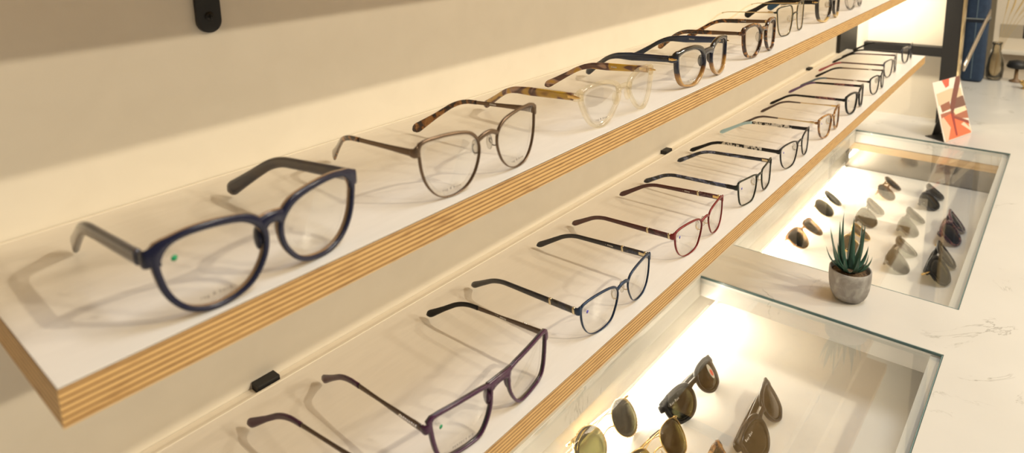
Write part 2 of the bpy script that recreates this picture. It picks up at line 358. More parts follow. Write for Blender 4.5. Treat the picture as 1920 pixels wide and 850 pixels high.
def case(name, label, x0, x1, ledw):
    t = tag(empty(name, ((x0 + x1) / 2, -.19, -.115)), label, 'display case', 'sunglass cases under the glass')
    ox, oy, oz = t.location
    def b(n, c, m_, bev=0): return boxo(n, (c[0] - ox, c[1] - ox, c[2] - oy, c[3] - oy, c[4] - oz, c[5] - oz), m_, t, bev)
    b('case_base', (x0 - .02, x1 + .005, -.40, -.006, -.119, -.1112), SHADEDWALL)
    b('display_sheet', (x0 - .02, x1 + .002, -.36, -.0125, -.1110, -.1100), SHEET)['label'] = 'bright white lining sheet'
    b('side_wall', (x0 - .02, x1 + .005, -.012, -.006, -.1110, -TS - .0005), SHADEDWALL)
    b('side_wall', (x0 - .02, x1 + .005, -.40, -.362, -.1110, -TS - .0005), SHADEDWALL)
    b('end_wall', (x1 + .005, x1 + .02, -.40, -.006, -.119, -TS - .0005), SHADEDWALL if x1 < 1.5 else mat('dark_mirror_panel', (.30, .28, .25), .12, .75))
    b('end_wall', (x0 - .035, x0 - .02, -.40, -.006, -.119, -TS - .0005), SHADEDWALL)
    if x1 > 1.5: b('end_rail', (x1 - .003, x1 + .0049, -.36, -.0125, -.055, -TS - .0006), PLYDARK)
    l = b('led_strip', (x0 + .0, x1 - .002, -.0150, -.0127, -.1098, -.1085), LEDM); l['label'] = 'glowing warm strip'
    return t
case('display_case', 'near backlit sunglasses case under glass, in front of the potted plant', A0, 1.095, 0)
case('display_case', 'far backlit sunglasses case under glass, behind the potted plant', 1.160, A3, 0)
for nm, x0, x1 in (('near', A0, 1.095), ('far', A2 + .03, A3)):
    L = lamp(nm + '_case_strip_light', 'AREA', ((x0 + x1) / 2, -.0175, -.086), 2.5, (1, .88, .70), x1 - x0 - .03, ((x0 + x1) / 2, -.20, -.108), .012)
def glass(label, x0, x1):
    t = tag(empty('glass_counter_top', ((x0 + x1) / 2, -.2, -.006)), label, 'glass top', 'glass tops of the counter cases')
    a, b_ = x0 - (x0 + x1) / 2 + .0006, x1 - (x0 + x1) / 2 - .0006; c, d = YG + .2 + .0006, YW + .2 - .0006
    boxo('pane', (a + .0012, b_ - .0012, c + .0012, d - .001, 0, .0062), CASEGLASS, t)
    bm = bmesh.new()
    box(bm, b_ - .0012, b_, c, d, 0.0022, .0060); box(bm, a, a + .0012, c, d, 0.0022, .0060); box(bm, a, b_, c, c + .0012, 0.0022, .0060)
    fin('green_edge', bm, GLASSEDGE, t, False)['label'] = 'dark green polished edge'
glass('clear glass top over the near case', A0, A1)
glass('clear glass top over the far case, reflecting the photo card', A2, A3)

# ------------------------------------------------------------------ glasses builder (mm in, metres out)
S = .001
SH = {
 'round': [(-23, 33), (-25, 28), (-24.5, 23), (-22.5, 15), (-18.5, 8), (-13, 3), (-5, 0), (3, 0), (11, 2), (17, 6), (22, 13), (24, 20), (23.5, 26), (20, 31), (14, 35), (6, 37), (-3, 38), (-12, 38), (-19, 36.5)],
 'cateye': [(-26, 37), (-26, 30), (-25, 22), (-22.5, 14), (-18, 7), (-12, 2), (-5, 0), (3, 0), (12, 3), (19, 9), (23, 16), (25, 23), (24.5, 29), (21, 34), (15, 37.5), (6, 39.5), (-5, 40.5), (-15, 40.5), (-22, 40)],
 'crystal': [(-26, 33), (-26.5, 27), (-24, 20), (-19.5, 11), (-13.5, 4), (-6, .6), (2, 1), (9.5, 5), (16.5, 11.5), (22.5, 18.5), (25, 25), (22.5, 30.5), (15.5, 34.5), (6.5, 37), (-3, 37.8), (-13, 37.5), (-21, 36)],
 'wayf': [(-26, 33), (-26.5, 25), (-25.5, 17), (-22.5, 9), (-17, 3), (-9, 1), (2, 0), (12, 3), (20, 9), (25, 18), (25, 26), (20.5, 32), (12.5, 36), (3, 38), (-8, 38), (-18, 37)],
 'square': [(-26, 38), (-25.5, 30), (-23.5, 18), (-20, 8), (-14, 1.5), (-5, 0), (8, 0), (17, 3), (23, 13), (26, 25), (24.5, 35), (18, 41), (6, 42), (-8, 42), (-20, 41.5)],
 'rect': [(-26, 31), (-25.5, 23), (-24, 14), (-21.5, 6), (-17, 1), (-8, -.5), (4, -1), (13, 0), (19, 5), (24, 14), (25.5, 23), (25, 29), (18, 31.5), (4, 32.5), (-12, 33), (-22, 33)],
 'soft': [(-26, 28), (-26.8, 21), (-24.8, 12), (-20, 4.5), (-13.5, .3), (-5, -1.5), (7, -1), (16, 2), (22, 9), (26, 17), (26.5, 23), (22, 28), (13, 30.5), (2, 31.5), (-10, 31.5), (-20, 30.5)],
 'disc': [(24 * math.cos(a), 23 + 23 * math.sin(a)) for a in [math.pi * (1 + 2 * i / 20) for i in range(20)]],
 'hexa': [(-25, 30), (-26, 22), (-24, 12), (-17, 3), (-8, 0), (6, 0), (16, 4), (23, 14), (25, 25), (22, 34), (14, 39), (2, 41), (-10, 40), (-20, 37)],
 'aviator': [(-27, 33), (-27.5, 24), (-25, 12), (-18, 3), (-8, -1), (3, 0), (13, 7), (21, 17), (25, 28), (22, 36), (12, 40), (-2, 41), (-14, 40.5), (-23, 38)],
}
def spectacles(name, label, cat, group, loc, yaw=0, hw=58, w=46, h=None, shape='round', rim=(3.5, 3, 4, 3.5), depth=3.6, fm=NAVY, back=None,
               zb=.72, bh=4.5, bridge='plastic', tmat=NAVY, tipm=None, tt=3.5, th=(6, 6, 5.5, 6, 9), bend=-1, blen=70, tlen=122, ttip=6, zh=None,
               tipfrom=.62, accent=None, plate=None, hinge=None, pads=None, lens=LENS, dot=None, txt=None, txtR=None, fold=False, tilt=0, k=1.7, thin=False, dots=False, tprint=False, hm=None, doubleb=False, inn=12, drop=3.5, pearls=False, tmats=None):
    root = tag(empty(name, loc, yaw), label, cat, group)
    pts = SH[shape]; xs = [p[0] for p in pts]; zs = [p[1] for p in pts]
    cx = (max(xs) + min(xs)) / 2; fx = w / (max(xs) - min(xs)); fz = (h / (max(zs) - min(zs))) if h else 1
    rt, rb, ro, rn = rim                                 # rim widths: top, bottom, outer, nose
    zoff = rb - min(zs) * fz
    gb = hw - 2.0 - ro - w                                # half gap between the inner lens edges
    off = gb + w / 2
    base_ = cr([((x - cx) * fx, z * fz + zoff) for x, z in pts], 72, True)
    hmax = max(p[1] for p in base_); zh = zh or hmax - 6
    cy = lambda x: k * (x * S) ** 2                       # face curve, metres
    N = 72
    nrm = []
    for i in range(N):
        t = base_[(i + 1) % N] - base_[i - 1]; nn = Vector((t[1], -t[0])); nn.normalize(); nrm.append(nn)
    cen = Vector((0, (hmax + rb) / 2))
    if nrm[0].dot(base_[0] - cen) < 0: nrm = [-n_ for n_ in nrm]
    def wid(nn):
        a = nn[1] ** 2; b_ = nn[0] ** 2
        bump = max(0, nn.dot(Vector((-.80, .60)))) ** 14 * (ro * .9 + .5) + max(0, nn.dot(Vector((.62, .78)))) ** 10 * rn * .5
        return a * (rt if nn[1] > 0 else rb) + b_ * (rn if nn[0] > 0 else ro) + bump
    def rimmesh(bm, sgn, y0, y1, extra=0):
        rings = []
        prof = [(0, .25), (0, .75), (.15, 1), (.85, 1), (1, .75), (1, .25), (.85, 0), (.15, 0)]
        for i in range(N):
            P = base_[i]; nn = nrm[i]; ww = wid(nn) + extra; ring = []
            for a, b_ in prof:
                q = P + nn * (ww * a - .3)
                X = (q[0] - off); Y = cy(X) + (y0 + (y1 - y0) * b_) * S
                ring.append(bm.verts.new((X * S * -sgn * -1 if sgn > 0 else -X * S, Y, q[1] * S)))
            rings.append(ring)
        for i in range(N):
            a, b_ = rings[i], rings[(i + 1) % N]
            for j in range(8): bm.faces.new((a[j], a[(j + 1) % 8], b_[(j + 1) % 8], b_[j]))
    def frontmesh(y0, y1, extra=0, ends=True):
        bm = bmesh.new()
        for sgn in (1, -1): rimmesh(bm, sgn, y0, y1, extra)
        # bridge
        zbr = zb * hmax; d = (y1 - y0)
        e = gb + 1.0
        if bridge == 'plastic':
            sweep(bm, [(-e * S, cy(e) + (y0 + d / 2) * S, (zbr - .5) * S), (-e * .5 * S, (y0 + d / 2 - .3) * S, (zbr + 1.2) * S), (0, (y0 + d / 2 - .5) * S, (zbr + 1.7) * S), (e * .5 * S, (y0 + d / 2 - .3) * S, (zbr + 1.2) * S), (e * S, cy(e) + (y0 + d / 2) * S, (zbr - .5) * S)], d * S, [bh * 1.5 * S, bh * S, bh * .92 * S, bh * S, bh * 1.5 * S], 14)
        else:
            sweep(bm, [(-e * S, cy(e) + (y0 + d / 2) * S, (zbr - 1.5) * S), (-e * .45 * S, (y0 + d / 2 - .6) * S, (zbr + 1.2) * S), (0, (y0 + d / 2 - .9) * S, (zbr + 1.9) * S), (e * .45 * S, (y0 + d / 2 - .6) * S, (zbr + 1.2) * S), (e * S, cy(e) + (y0 + d / 2) * S, (zbr - 1.5) * S)], max(d, 1.4) * S, bh * S, 14)
        if doubleb:
            sweep(bm, [(-e * 1.25 * S, (y0 + 1) * S, hmax * .84 * S), (0, (y0 - .4) * S, hmax * .93 * S), (e * 1.25 * S, (y0 + 1) * S, hmax * .84 * S)], 1.4 * S, 1.4 * S, 12)
        if ends:
            he = th[0] + 1.0
            for sg in (1, -1):
                cand = [p for p in base_ if p[0] < 0]; xl = -min(cand, key=lambda p: abs(p[1] - zh))[0]; xo = off + xl + .6
                sweep(bm, [(sg * xo * S, cy(xo) + (y0 + d / 2) * S, (zh + .9) * S), (sg * (xo * .45 + hw * .55) * S, cy(hw - 2) + (y0 + d / 2) * S, (zh + .5) * S), (sg * (hw - .1) * S, cy(hw) + (y0 + d) * S, zh * S), (sg * hw * S, cy(hw) + (y1 + 3.0) * S, zh * S)],
                      [d * S, d * S, max(2.4, d * .8) * S, 2.4 * S], [(he + 2.5) * S, (he + .6) * S, he * S, (he - .8) * S], 14)
        return bm
    split = back is not None
    fo = fin('frame_front', frontmesh(0, depth * (.45 if split else 1)), fm, root)
    if split: fin('inner_rim', frontmesh(depth * .45, depth, -.35, ends=False), back, fo)['label'] = 'lighter inner layer of the rim'
    # lenses
    for sgn in (1, -1):
        bm = bmesh.new(); ly = depth * .4; c = Vector((0, (hmax + rb) / 2)); layers = []
        for th_ in (0, 1.3):
            rs = []
            for s_ in (1, .8, .55, .28):
                ring = []
                for i in range(0, N, 2):
                    q = c + (base_[i] - c) * s_; X = q[0] - off
                    bul = .9 * (1 - s_ * s_)
                    ring.append(bm.verts.new((X * S * (1 if sgn > 0 else -1), cy(X) + (ly - bul + th_) * S, q[1] * S)))
                rs.append(ring)
            cv = bm.verts.new((-off * S * (1 if sgn > 0 else -1), cy(off) + (ly - .9 + th_) * S, c[1] * S)); layers.append((rs, cv))
        for rs, cv in layers:
            n2 = N // 2
            for a, b_ in zip(rs, rs[1:]):
                for i in range(n2): bm.faces.new((a[i], a[(i + 1) % n2], b_[(i + 1) % n2], b_[i]))
            for i in range(n2): bm.faces.new((rs[-1][i], rs[-1][(i + 1) % n2], cv))
        a, b_ = layers[0][0][0], layers[1][0][0]
        for i in range(N // 2): bm.faces.new((a[i], a[(i + 1) % (N // 2)], b_[(i + 1) % (N // 2)], b_[i]))
        lo = fin('lens', bm, lens, root)
        body = txt if sgn > 0 else txtR
        if body:
            yy = cy(off) + (ly - 1.1) * S
            tx = -off * sgn if sgn < 0 else -off
            X = -off if sgn > 0 else off
            p = text('lens_print', body, (2.45 if cat != 'sunglasses' else 4.4) * S, INK if cat != 'sunglasses' else WHITEINK, lo, (0, 0, 0), (math.pi / 2, 0, 0))
            px_, pz_ = ((X - 10.5), hmax - 9.5) if cat == 'sunglasses' else (X - 1.5, rb + 4.6)
            p.rotation_euler = (0, 0, 0)
            for v in p.data.vertices:
                gx = px_ + v.co.x / S; gz = pz_ + v.co.y / S; q_ = Vector(((gx + off) if sgn > 0 else -(gx - off), gz)) - c
                dd = max((b0_ - c).normalized().dot(q_.normalized()) * 1000 + (b0_ - c).length * 1e-6 for b0_ in base_)
                br_ = next((b0_ - c).length for b0_ in base_ if (b0_ - c).normalized().dot(q_.normalized()) * 1000 + (b0_ - c).length * 1e-6 >= dd - 1e-9)
                s_ = min(1, q_.length / br_); v.co = Vector((gx * S, cy(gx) + (ly - .9 * (1 - s_ * s_) - .14) * S + v.co.z, gz * S))
        if dot and sgn > 0:
            bm = bmesh.new(); X = -off - w / 2 + 6.5; bmesh.ops.create_cone(bm, cap_ends=True, segments=16, radius1=1.5 * S, radius2=1.5 * S, depth=.0001, matrix=Matrix.Translation((X * S, cy(X) + (ly - .55) * S, (hmax - 9) * S)) @ Matrix.Rotation(math.pi / 2, 4, 'X'))
            fin('sticker_dot', bm, dot, lo)['label'] = 'small coloured dot sticker'
    # nose pads
    if pads:
        for sg in (1, -1):
            xx = sg * (gb * .80); zz = zb * hmax - 8
            if pads == 'wire':
                bm = bmesh.new(); pth = [(sg * (gb + .8), depth * .5, zz - 2), (sg * (gb + .5), depth + 3, zz - 3.0), (xx + sg * 1.2, depth + 5.5, zz), (xx + sg * .4, depth + 4.5, zz + 2.5)]
                sweep(bm, [(a * S, b_ * S + cy(a), c_ * S) for a, b_, c_ in pth], .8 * S, .8 * S, 12, 6)
                wo = fin('pad_arm', bm, hinge or GUN, root)
                bm = bmesh.new(); ball(bm, (xx * S, (depth + 4.5) * S, zz * S), 1, .0016, .0026, .0058); fin('nose_pad', bm, PADCLEAR, wo)
            else:
                bm = bmesh.new(); ball(bm, ((sg * (gb + .6)) * S, (depth + .6) * S, zz * S), 1, .0018, .0034, .0065); fin('nose_pad', bm, fm if pads == 'same' else pads, root)
    # temples
    for sg in (-1, 1):
        y0 = cy(hw) + (depth + 2.4) * S
        if not fold:
            tl = tlen - y0 / S; bl = blen
            ze = ttip * .42; b0 = bl + 8
            zb_ = zh - drop; A_ = Vector((hw, y0 / S, zh)); B_ = Vector((hw - 3.0, b0, zb_)); C_ = Vector((hw - inn, tlen, ze)); rc = 13
            u1 = (A_ - B_).normalized() * rc; u2 = (C_ - B_).normalized() * rc
            pth = [A_, A_.lerp(B_ + u1, .33), A_.lerp(B_ + u1, .66), B_ + u1] + [(B_ + u1) * (1 - t) ** 2 + B_ * 2 * t * (1 - t) + (B_ + u2) * t * t for t in (.2, .4, .6, .8)] + [B_ + u2, (B_ + u2).lerp(C_, .5), C_]
            pth = [tuple(v) for v in pth]
        else:
            d = depth + (5.5 if sg > 0 else 10.5)
            pth = [(hw, y0 / S, zh), (hw - .6, depth + 6 + (0 if sg > 0 else 3), zh), (hw - 7, d + 4, zh - .5), (hw - 30, d + 5.5, zh - 1), (-20 + 0, d + 5, zh - 1), (-hw + 26, d + 4.5, zh - 4), (-hw + 14, d + 3.5, zh - 11), (-hw + 6, d + 3, zh - 20)]
        P = [(sg * a * S, b_ * S, c_ * S) for a, b_, c_ in pth]
        q = cr(P, 60)
        TT = [tt, tt, tt * .95, tt * .9]
        def seg_(i0, i1, mt_, parent, nm, grow=0, over=0):
            def stn(A, f):
                u = f * (len(A) - 1); i = min(int(u), len(A) - 2); return A[i] + (A[i + 1] - A[i]) * (u - i)
            bm = bmesh.new(); sub = q[i0:i1 + 1]; n_ = len(sub)
            T_ = [(tt + grow) * S] * 5; H_ = [(stn(th, (i0 + (i1 - i0) * j / 8) / 59) + grow) * S for j in range(9)]
            if over: T_ = over[0] * S; H_ = over[1] * S
            sweep(bm, [v[:] for v in sub], T_, H_, n_, 10, .6, flat=True, rend=3 if i1 == 59 else 0)
            return fin(nm, bm, mt_, parent)
        tm = tmat if not tmats else tmats[0 if sg < 0 else 1]
        tpm = tipm[0 if sg < 0 else 1] if isinstance(tipm, (list, tuple)) else tipm
        nt_ = int(59 * tipfrom) if tpm else 59
        if thin: T0 = seg_(0, nt_, tm, root, 'temple', over=None) if 0 else None
        if thin:
            bm = bmesh.new(); sweep(bm, [v[:] for v in q[0:nt_ + 1]], [1.6 * S, 1.1 * S, 1.1 * S], [th[0] * S, th[1] * S, th[1] * .8 * S, th[1] * .8 * S], nt_ + 1, 8, .7, flat=True); T0 = fin('temple', bm, tm, root)
        else: T0 = seg_(0, nt_, tm, root, 'temple')
        if tpm: seg_(nt_ - (1 if thin else 0), 59, tpm, T0, 'temple_tip', .3 if not thin else 0, 0)
        if accent:
            a0, a1, am = accent; seg_(int(59 * a0), int(59 * a1), am, T0, 'accent_panel', .35)
            if plate:
                for f in (a0, a1): i = int(59 * f); seg_(max(i - 1, 0), i + 0 if i > 0 else 1, plate, T0, 'metal_plate', .75)
        if hinge and not (accent and plate and sg < 0):
            bm = bmesh.new(); hx = hw - tt / 2 - .6
            box(bm, min(sg * hx, sg * (hx + 1.0)) * S, max(sg * hx, sg * (hx + 1.0)) * S, y0 + .5 * S, y0 + 8 * S, (zh - 1.5) * S, (zh + 1.5) * S, .0002)
            if not fold: fin('hinge', bm, hinge, T0, False)
            else: bm.free()
        if hm:   # decorative arrow shaped metal piece wrapped over the hinge
            bm = bmesh.new(); sweep(bm, [(sg * (hw + .5) * S, cy(hw) - 1.5 * S, zh * S), (sg * (hw + .9) * S, cy(hw) + 1 * S, zh * S), (sg * (hw + .9) * S, cy(hw) + 6 * S, zh * S), (sg * (hw + .6) * S, cy(hw) + 15 * S, zh * S)], [.6 * S, 1.4 * S, 1.4 * S, 1.0 * S], [.8 * S, 3.2 * S, 3.6 * S, 3.6 * S], 16)
            fin('hinge_plate', bm, hm, T0)['label'] = 'gold metal plate'
        if tprint and sg > 0:
            bm = bmesh.new(); i = 16; v = q[i]
            rr = random.Random(3)
            yy = v[1]
            for j in range(14):
                if j in (5, 9): continue
                box(bm, v[0] - (tt / 2 + .25) * S, v[0] - (tt / 2 + .1) * S, yy + j * .0014, yy + j * .0014 + .0009, v[2] - .0005, v[2] + .0006)
            fin('temple_print', bm, WHITEINK, T0, False)['label'] = 'faint white print'
    if dots:
        bm = bmesh.new()
        for sg in (-1, 1):
            for j in range(9): ball(bm, (sg * (hw + 1.0) * S, cy(hw) + (9 + j * 2) * S, (zh + .3) * S), .0008, u=8, v=6)
        tag(fin('rhinestones', bm, RHINE, root), 'row of tiny stones', kind='stuff')
    if pearls:
        bm = bmesh.new()
        for sg in (1, -1):
            for i in range(0, N, 2):
                if nrm[i][0] > .55: continue
                qq = base_[i] + nrm[i] * .9; X = qq[0] - off; ball(bm, (X * S * sg, cy(X) + depth * .2 * S, qq[1] * S), .00095, u=8, v=6)
        tag(fin('beaded_edge', bm, PALEGOLD, root), 'beaded gold edge', kind='stuff')
    if tilt or fold:
        R = Matrix.Rotation(-tilt, 4, 'X'); mz = 1e9
        def allc(o):
            for c in o.children: yield c; yield from allc(c)
        bpy.context.view_layer.update()
        inv = root.matrix_world.inverted()
        for c in allc(root):
            if c.type == 'MESH':
                mm = R @ (inv @ c.matrix_world)
                for v in c.data.vertices: mz = min(mz, (mm @ v.co)[2])
        root.rotation_euler = (-tilt, 0, yaw); root.rotation_mode = 'XYZ'
        root.location = (loc[0], loc[1], loc[2] - mz + .0001)
    return root
GU = 'optical frames on the upper shelf'; GL_ = 'optical frames on the lower shelf'
YU = -.1685; e = .0001
def U(label, x, **k):
    return spectacles('spectacles', label, 'glasses', GU, (x, k.pop('y', YU), zU + .0001), **k)
def Lw(label, x, **k):
    return spectacles('spectacles', label, 'glasses', GL_, (x, k.pop('y', -.1775), zL + .0001), **k)
U('round navy plastic glasses with taupe inner layer and green dot, nearest on the upper shelf', .160, yaw=.06, y=-.1695, hw=59, w=48.5, shape='round', rim=(3.2, 2.4, 3.0, 2.9), fm=NAVY, back=TAUPE, depth=4.6,
  tmat=NAVYBROWN, tt=3.6, th=(7.5, 7.5, 7, 7, 8, 11), blen=72, tlen=124, ttip=9, dot=GREENDOT, txt='rag & bone', pads='same', zb=.80, hinge=GOLD, bh=6)
U('brown metal cat-eye glasses with tortoise temple tips', .3235, y=-.167, hw=60.5, w=48, shape='cateye', rim=(2.2, .8, 1.2, 1.0), depth=2.2, fm=BROWNMETAL, bridge='metal', bh=3.4,
  tmat=BROWNMETAL, tipm=TORT, tt=1.9, th=(5, 3.4, 3.0, 3.6, 4.5, 9), tipfrom=.45, blen=76, tlen=124, ttip=8, pads='wire', txt='rag & bone', txtR='rag & bone', zb=.80, tprint=True, inn=20)
U('pale transparent crystal glasses with yellow tortoise temples', .506, y=-.166, hw=63, w=48, shape='crystal', h=35, inn=15, rim=(3.2, 2.6, 3.4, 2.8), depth=4.2, fm=CRYSTAL, tmat=TORTY, tt=3.2, th=(6.5, 7, 8, 5, 5, 8.5), blen=76, tlen=126, ttip=8,
  hm=GOLD, txt='rag & bone', pads='same', zb=.76, tprint=True, hinge=GOLD)
U('black-to-amber plastic glasses with navy temples and gold hinge plates', .680, y=-.166, hw=65, w=48, shape='wayf', h=37, inn=15, rim=(4.2, 2.4, 4.4, 3.6), depth=4.4, fm=GRAD, tmat=DEEPNAVY, tt=3.4, th=(7, 7.5, 9, 5, 5, 9), blen=76, tlen=124, ttip=8,
  hm=GOLD, txt='rag & bone', pads='same', zb=.80, tprint=True, hinge=GOLD, bh=7)
U('dark tortoise plastic glasses with slim metal arms beside the thin metal pair', .853, y=-.163, hw=57, w=41, shape='wayf', h=37, inn=15, rim=(4.0, 2.6, 3.8, 3.4), depth=4.0, fm=TORT, tmat=TORT, tt=3, th=(4, 4.5, 6, 5, 5, 9), blen=80, tlen=126, ttip=8,
  pads=PADCLEAR, zb=.80, hinge=GOLD, bh=6, accent=(0, .28, BROWNMETAL), tprint=True)
U('thin gold and black metal square glasses behind the tortoise pair', 1.034, y=-.143, hw=62, w=48, shape='square', rim=(1.5, 1.3, 1.5, 1.3), depth=2, fm=GREENMETAL, back=PALEGOLD, bridge='metal', bh=1.6, tmat=PALEGOLD, tipm=CRYSTAL,
  tt=1.4, th=(1.8, 1.5, 1.5, 2.5, 2.5, 4), thin=True, tipfrom=.62, pads='wire', zb=.68, blen=80, tlen=126, ttip=4, hinge=PALEGOLD)
U('black plastic glasses with honey lower rims and thick black temples', 1.196, y=-.153, hw=66, w=49, shape='wayf', h=39, rim=(5.2, 2.6, 4.6, 4.4), depth=4.6, fm=GRADGOLD, tmat=BLACK, tipm=(BLACK, mat('navy_tip', (.02, .07, .16), .3)), tt=3.4, th=(7, 7.5, 9, 6, 7, 13), blen=76, tlen=126, ttip=12,
  hm=GOLD, pads='wire', zb=.80, hinge=GOLD, bh=7)
U('colourless transparent glasses at the far top edge of the picture', 1.366, y=-.15, hw=60, w=46, shape='round', rim=(3.6, 3, 3.6, 3.4), fm=clear('colourless_crystal', (.93, .91, .89), 1.2, 1.5, .04, .25, (.9, .85, .8)), tmat=clear('colourless_temple', (.93, .91, .89), 1.2, 1.5, .04, .25, (.9, .85, .8)), tt=3, th=(6, 6, 6, 6, 8), pads='same', hinge=GOLD)

YL = -.1745
Lw('purple glasses cut off by the bottom edge, only their violet temple tip showing', .143, yaw=.02, hw=64, w=49, shape='rect', h=34, rim=(3.6, 2.6, 3.4, 3.2), depth=3.8, fm=PURPLE, tmat=GUN, tipm=PURPLE, tt=2.2, th=(4.6, 2.4, 2.2, 4.0, 4, 8), thin=False, tipfrom=.50, blen=88, tlen=136, inn=9, ttip=8, bh=5, zb=.78)
Lw('rectangular purple plastic glasses with gunmetal arms, nearest whole pair on the lower shelf', .3135, y=-.179, hw=65, w=50, shape='rect', h=35, rim=(2.7, 1.9, 2.7, 2.3), depth=3.4, fm=PURPLE, back=NAVYBROWN, tmat=GUN, tipm=(PURPLE, BLACK), tt=1.9, th=(5.2, 4.2, 2.3, 3.8, 4, 4.4, 7.5), tipfrom=.52, blen=90, tlen=138, inn=9, ttip=7,
   dot=GREENDOT, txt='PERFECT FIT', bh=6.5, zb=.90, dots=True, pads='same', hinge=GUN, tprint=True)
Lw('dark blue metal glasses with navy temples and marbled panels', .4835, hw=61, w=49, shape='soft', h=34, rim=(2.0, .6, 1.0, .8), depth=1.9, fm=BLUEMETAL, bridge='metal', bh=3.2, tmat=NAVYBLACK, tt=2.6, th=(5.4, 5.6, 5.2, 4.6, 4.4, 5, 7), blen=92, tlen=139, inn=9, ttip=7,
   accent=(.03, .22, MARBLEDARK), plate=PALEGOLD, pads='wire', dot=BLUEDOT, zb=.84, hinge=PALEGOLD, tprint=True)
Lw('dark red metal glasses with red-brown temples', .656, hw=62, w=50, shape='soft', h=34, rim=(2.0, .6, 1.0, .8), depth=1.9, fm=REDMETAL, bridge='metal', bh=3.0, tmat=REDBROWN, tt=2.6, th=(5.4, 5.6, 5.2, 4.6, 4.4, 5, 7), blen=92, tlen=139, inn=9, ttip=7,
   accent=(.03, .22, MARBLERED), plate=PALEGOLD, pads='wire', dot=BLUEDOT, zb=.84, hinge=GOLD, tprint=True)
Lw('black metal glasses with blue marbled temples, behind the dark red pair', .816, hw=58, w=46, shape='rect', h=33, rim=(1.6, .7, 1.0, .8), depth=2, fm=GREENMETAL, bridge='metal', bh=2.6, tmat=MARBLE, tt=2.6, th=(5, 5, 4.8, 4.6, 4.6, 5, 7), blen=90, tlen=136, inn=9, ttip=7,
   pads='wire', dot=BLUEDOT, zb=.84, accent=(0, .07, BLACKMETAL), hinge=PALEGOLD)
Lw('black metal glasses with patterned openwork temples and a light blue tip', .974, hw=64, w=51, shape='soft', h=35, rim=(1.8, .7, 1.0, .8), depth=2, fm=BLACKMETAL, bridge='metal', bh=2.6, tmat=BLACKMETAL, tipm=(BLACK, LIGHTBLUE), tipfrom=.60, tt=1.8, th=(5.2, 5, 4.6, 4.4, 4, 4.4, 6.5), blen=92, tlen=142, inn=9, ttip=6,
   accent=(.16, .58, LATTICE), pads='wire', dot=BLUEDOT, zb=.84)
Lw('amber tortoise and gold metal glasses with brown temple tips', 1.135, y=-.179, hw=59, w=46, shape='soft', h=34, rim=(2.6, 1.8, 2.2, 2), depth=2.8, fm=TORTGOLD, bh=3.2, tmat=PALEGOLD, tipm=mat('brown_tip', (.09, .06, .055), .3), tipfrom=.46, tt=1.6, th=(3.2, 2.0, 2.0, 3.4, 3.6, 5.5), thin=True, blen=90, tlen=134, inn=9, ttip=5, pads='wire', dot=BLUEDOT, zb=.8, hinge=GOLD)
Lw('black plastic glasses with slim violet-black temples behind the amber pair', 1.300, hw=61, w=47, shape='soft', h=34, rim=(3, 2.2, 2.8, 2.8), depth=3, fm=BLACK, bh=3.6, tmat=BLACK, tipm=(BLACK, VIOLET), tipfrom=.6, tt=2.4, th=(4.5, 4.2, 4, 3.6, 3.8, 5.5), blen=92, tlen=138, inn=9, ttip=5, dot=BLUEDOT, zb=.84, accent=(.10, .35, PURPTORT))
Lw('thin dark metal glasses with tan arms and steel blue tips', 1.468, hw=60, w=47, shape='soft', h=34, rim=(2.4, 1.4, 1.8, 1.6), depth=2.2, fm=BLACKMETAL, bridge='metal', bh=2.6, tmat=BROWNMETAL, tipm=(STEELBLUE, BLACK), tipfrom=.56, tt=1.8, th=(3.4, 2.6, 2.4, 3.4, 3.6, 5.5), blen=90, tlen=136, inn=9, ttip=5, zb=.84, accent=(.15, .2, SILVER), pads='wire')
Lw('dark glasses with a pinkish red temple tip on the lower shelf', 1.637, y=-.168, hw=63, w=49, shape='soft', h=35, rim=(2.8, 1.8, 2.2, 2), depth=2.4, fm=NAVYBROWN, bh=3, tmat=REDBROWN, tipm=(PINKRED, BLACK), tipfrom=.6, tt=1.8, th=(4, 3, 3, 3.4, 3.6, 5.5), blen=90, tlen=138, inn=9, ttip=5, zb=.84)
Lw('navy and clear glasses standing last on the lower shelf', 1.815, y=-.168, hw=60, w=46, shape='soft', h=34, rim=(3.4, 1.6, 2.4, 2.4), depth=3, fm=NAVYBLACK, bh=3.4, tmat=NAVYBLACK, tipm=(BLACK, BLACK), tipfrom=.6, tt=2.2, th=(4.4, 4, 3.6, 3.6, 4, 6), blen=90, tlen=136, inn=9, ttip=6, zb=.84)

# ------------------------------------------------------------------ sunglasses in the cases
GS1 = 'sunglasses in the near case'; GS2 = 'sunglasses in the far case'
def Sg(label, g, x, y, **k):
    k.setdefault('tilt', .66); return spectacles('sunglasses', label, 'sunglasses', g, (x, y, -.1098), fold=True, **k)
Sg('round gold sunglasses with beaded rims and green lenses', GS1, .672, -.060, yaw=-.10, hw=64, w=49, shape='disc', h=46, rim=(1.2, 1.2, 1.2, 1.2), depth=1.8, fm=GOLD, bridge='metal', bh=1.8, tmat=GOLD, tt=1.4, th=(1.8, 1.6, 1.6, 3, 4), lens=SUN_GREEN, pearls=True, doubleb=True, zb=.55, pads='wire', hinge=GOLD)
Sg('gold wire sunglasses with olive lenses beside the beaded round pair', GS1, .678, -.128, yaw=-.10, hw=66, w=50, shape='hexa', h=43, rim=(1.1, 1.1, 1.1, 1.1), depth=1.6, fm=GOLD, bridge='metal', bh=1.6, tmat=GOLD, tipm=BLACK, tt=1.6, th=(1.8, 1.6, 1.6, 4, 5), lens=SUN_OLIVE, doubleb=True, zb=.60, pads='wire', hinge=GOLD)
